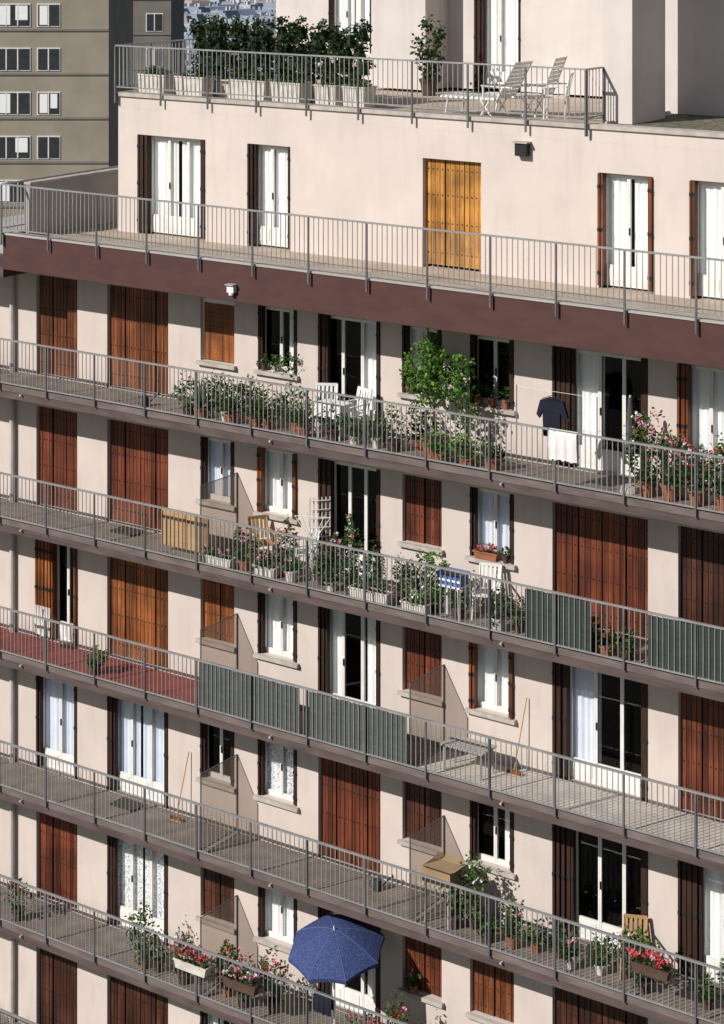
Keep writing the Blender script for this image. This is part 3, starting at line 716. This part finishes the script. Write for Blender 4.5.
def block(name,Z,x0,x1,dep,h,wm,rows,rz=TH,floor=2.75,win=(1.1,1.3),roofm=None):
    P=CAM+FW*Z; e=empty(name,(P.x,P.y,0),rz)
    mb=MB(); mb.box(x0,x1,0,dep,0,h,wm); mb.box(x0-.2,x1+.2,-.2,dep+.2,h+.001,h+.35,roofm or CB2)
    mb.box(x0+2,x0+5,3,6,h+.351,h+2.4,wm); mb.build('walls',e)
    w2=MB(); nf=int(h/floor)
    for f in range(nf):
        zb=h-1.95-f*floor
        if zb<1: break
        w2.box(x0,x1,-.06,-.001,zb-.35,zb-.22,CB2)
        for (a,b) in rows:
            w2.box(a-.08,b+.08,-.04,-.002,zb-.08,zb+win[1]+.08,WHITEP); w2.box(a,b,-.07,-.041,zb,zb+win[1],WD)
            n=max(2,int((b-a)/.6))
            for k in range(1,n): xx=a+(b-a)*k/n; w2.box(xx-.04,xx+.04,-.09,-.071,zb,zb+win[1],WHITEP)
            if (f+int(a*3))%2==0: w2.box(a+.1,a+(b-a)*.45,-.085,-.0715,zb+.05,zb+win[1]-.05,CURT)
            if (f+int(a*5))%3==0: w2.box(a+(b-a)*.6,b-.1,-.085,-.0715,zb+.35,zb+win[1]-.05,CURT)
    w2.build('windows',e)
    return e
block('concrete_apartment_building',131,-46,-15.8,14,35.6,CB,[(-22.9,-20.75),(-20.2,-18.9)]+[(-26-k*3.4,-24-k*3.4) for k in range(6)])
block('grey_apartment_building',165,-20.2,-15.0,12,36,CB2,[(-16.9,-15.7)])
FAR=[mat('far_wall_hazed_%d'%k,c,.95,.2,(.05,.05,.05),3) for k,c in enumerate([(.50,.53,.58),(.60,.60,.60),(.40,.45,.53),(.52,.50,.49)])]  # aerial haze put into the colour: pale, bluish walls
ROOF=[mat('zinc_roof_hazed_%d'%k,c,.8,.2,(.05,.05,.05),3) for k,c in enumerate([(.26,.31,.40),(.36,.41,.49),(.33,.29,.29)])]  # distance haze blended into these roof tones as well
rr=random.Random(5)
city=empty('city_blocks')
cm=MB()
for k in range(4600):
    Z=rr.uniform(720,2300)
    lat=(rr.uniform(-.22,.02) if k<3000 else rr.uniform(-.8,.5))*Z
    P=CAM+FW*Z+RT*lat
    w=rr.uniform(9,20); d=rr.uniform(8,14); h=-45+rr.uniform(14,27); B=-46
    a0=rr.choice((TH,TH+.5,TH-.4,TH+.9)); ca,sa=math.cos(a0),math.sin(a0)
    def T(x,y,z): return (P.x+x*ca-y*sa,P.y+x*sa+y*ca,z)
    wm=rr.choice(FAR); rm=rr.choice(ROOF)
    c=[(-w/2,-d/2),(w/2,-d/2),(w/2,d/2),(-w/2,d/2)]
    s=.8
    for q in range(4):
        a=c[q];b=c[(q+1)%4]
        cm.poly([T(*a,B),T(*b,B),T(*b,h),T(*a,h)],wm)
        cm.poly([T(*a,h),T(*b,h),T(b[0]*s,b[1]*s,h+3),T(a[0]*s,a[1]*s,h+3)],rm)
    cm.poly([T(x*s,y*s,h+3) for x,y in c],rm)
    for q in range(2):
        xx=rr.uniform(-w*.4,w*.4); fm=rr.choice(FAR)
        for (p,qv) in (((xx-.7,-.4),(xx+.7,-.4)),((xx+.7,-.4),(xx+.7,.4)),((xx-.7,.4),(xx-.7,-.4))):
            cm.poly([T(*p,h+2.5),T(*qv,h+2.5),T(*qv,h+5),T(*p,h+5)],fm)
    if Z<1500:
        for f in range(3):
            z0=h-3-f*3.2
            n=int(w/2.6)
            for j in range(n):
                x=-w/2+w*(j+.5)/n
                cm.poly([T(x-.6,-d/2-.08,z0),T(x+.6,-d/2-.08,z0),T(x+.6,-d/2-.08,z0+1.9),T(x-.6,-d/2-.08,z0+1.9)],ROOF[0])
cm.build('city_houses',city)

# ------------------------------------------------------------ light, world, camera
el=math.radians(35); az=math.radians(24)
d=Vector((math.sin(az)*math.cos(el),math.cos(az)*math.cos(el),-math.sin(el)))
sd=bpy.data.lights.new('sun','SUN'); sd.energy=5.0; sd.angle=math.radians(.5); sd.color=(1,.955,.90)
so=bpy.data.objects.new('sun',sd); bpy.context.scene.collection.objects.link(so); so.rotation_euler=d.to_track_quat('-Z','Y').to_euler(); so.location=(-30,-60,70)
w=bpy.data.worlds.new("World"); bpy.context.scene.world=w; w.use_nodes=True; nt=w.node_tree
bg=nt.nodes['Background']; sk=nt.nodes.new('ShaderNodeTexSky'); sk.sky_type='NISHITA'; sk.sun_disc=False
sk.sun_elevation=el; sk.sun_rotation=math.atan2(-d.x,-d.y)
nt.links.new(sk.outputs[0],bg.inputs[0]); bg.inputs[1].default_value=.05
cd=bpy.data.cameras.new('camera'); co=bpy.data.objects.new('camera',cd); bpy.context.scene.collection.objects.link(co)
co.location=CAM; co.rotation_euler=(math.radians(90),0,TH)
cd.sensor_fit='VERTICAL'; cd.sensor_height=36; cd.sensor_width=25.45; cd.lens=2100/1024*36; cd.shift_y=-607/1024
cd.clip_start=.5; cd.clip_end=8000
sc=bpy.context.scene; sc.camera=co
sc.view_settings.view_transform='Standard'; sc.view_settings.look='None'; sc.view_settings.exposure=0
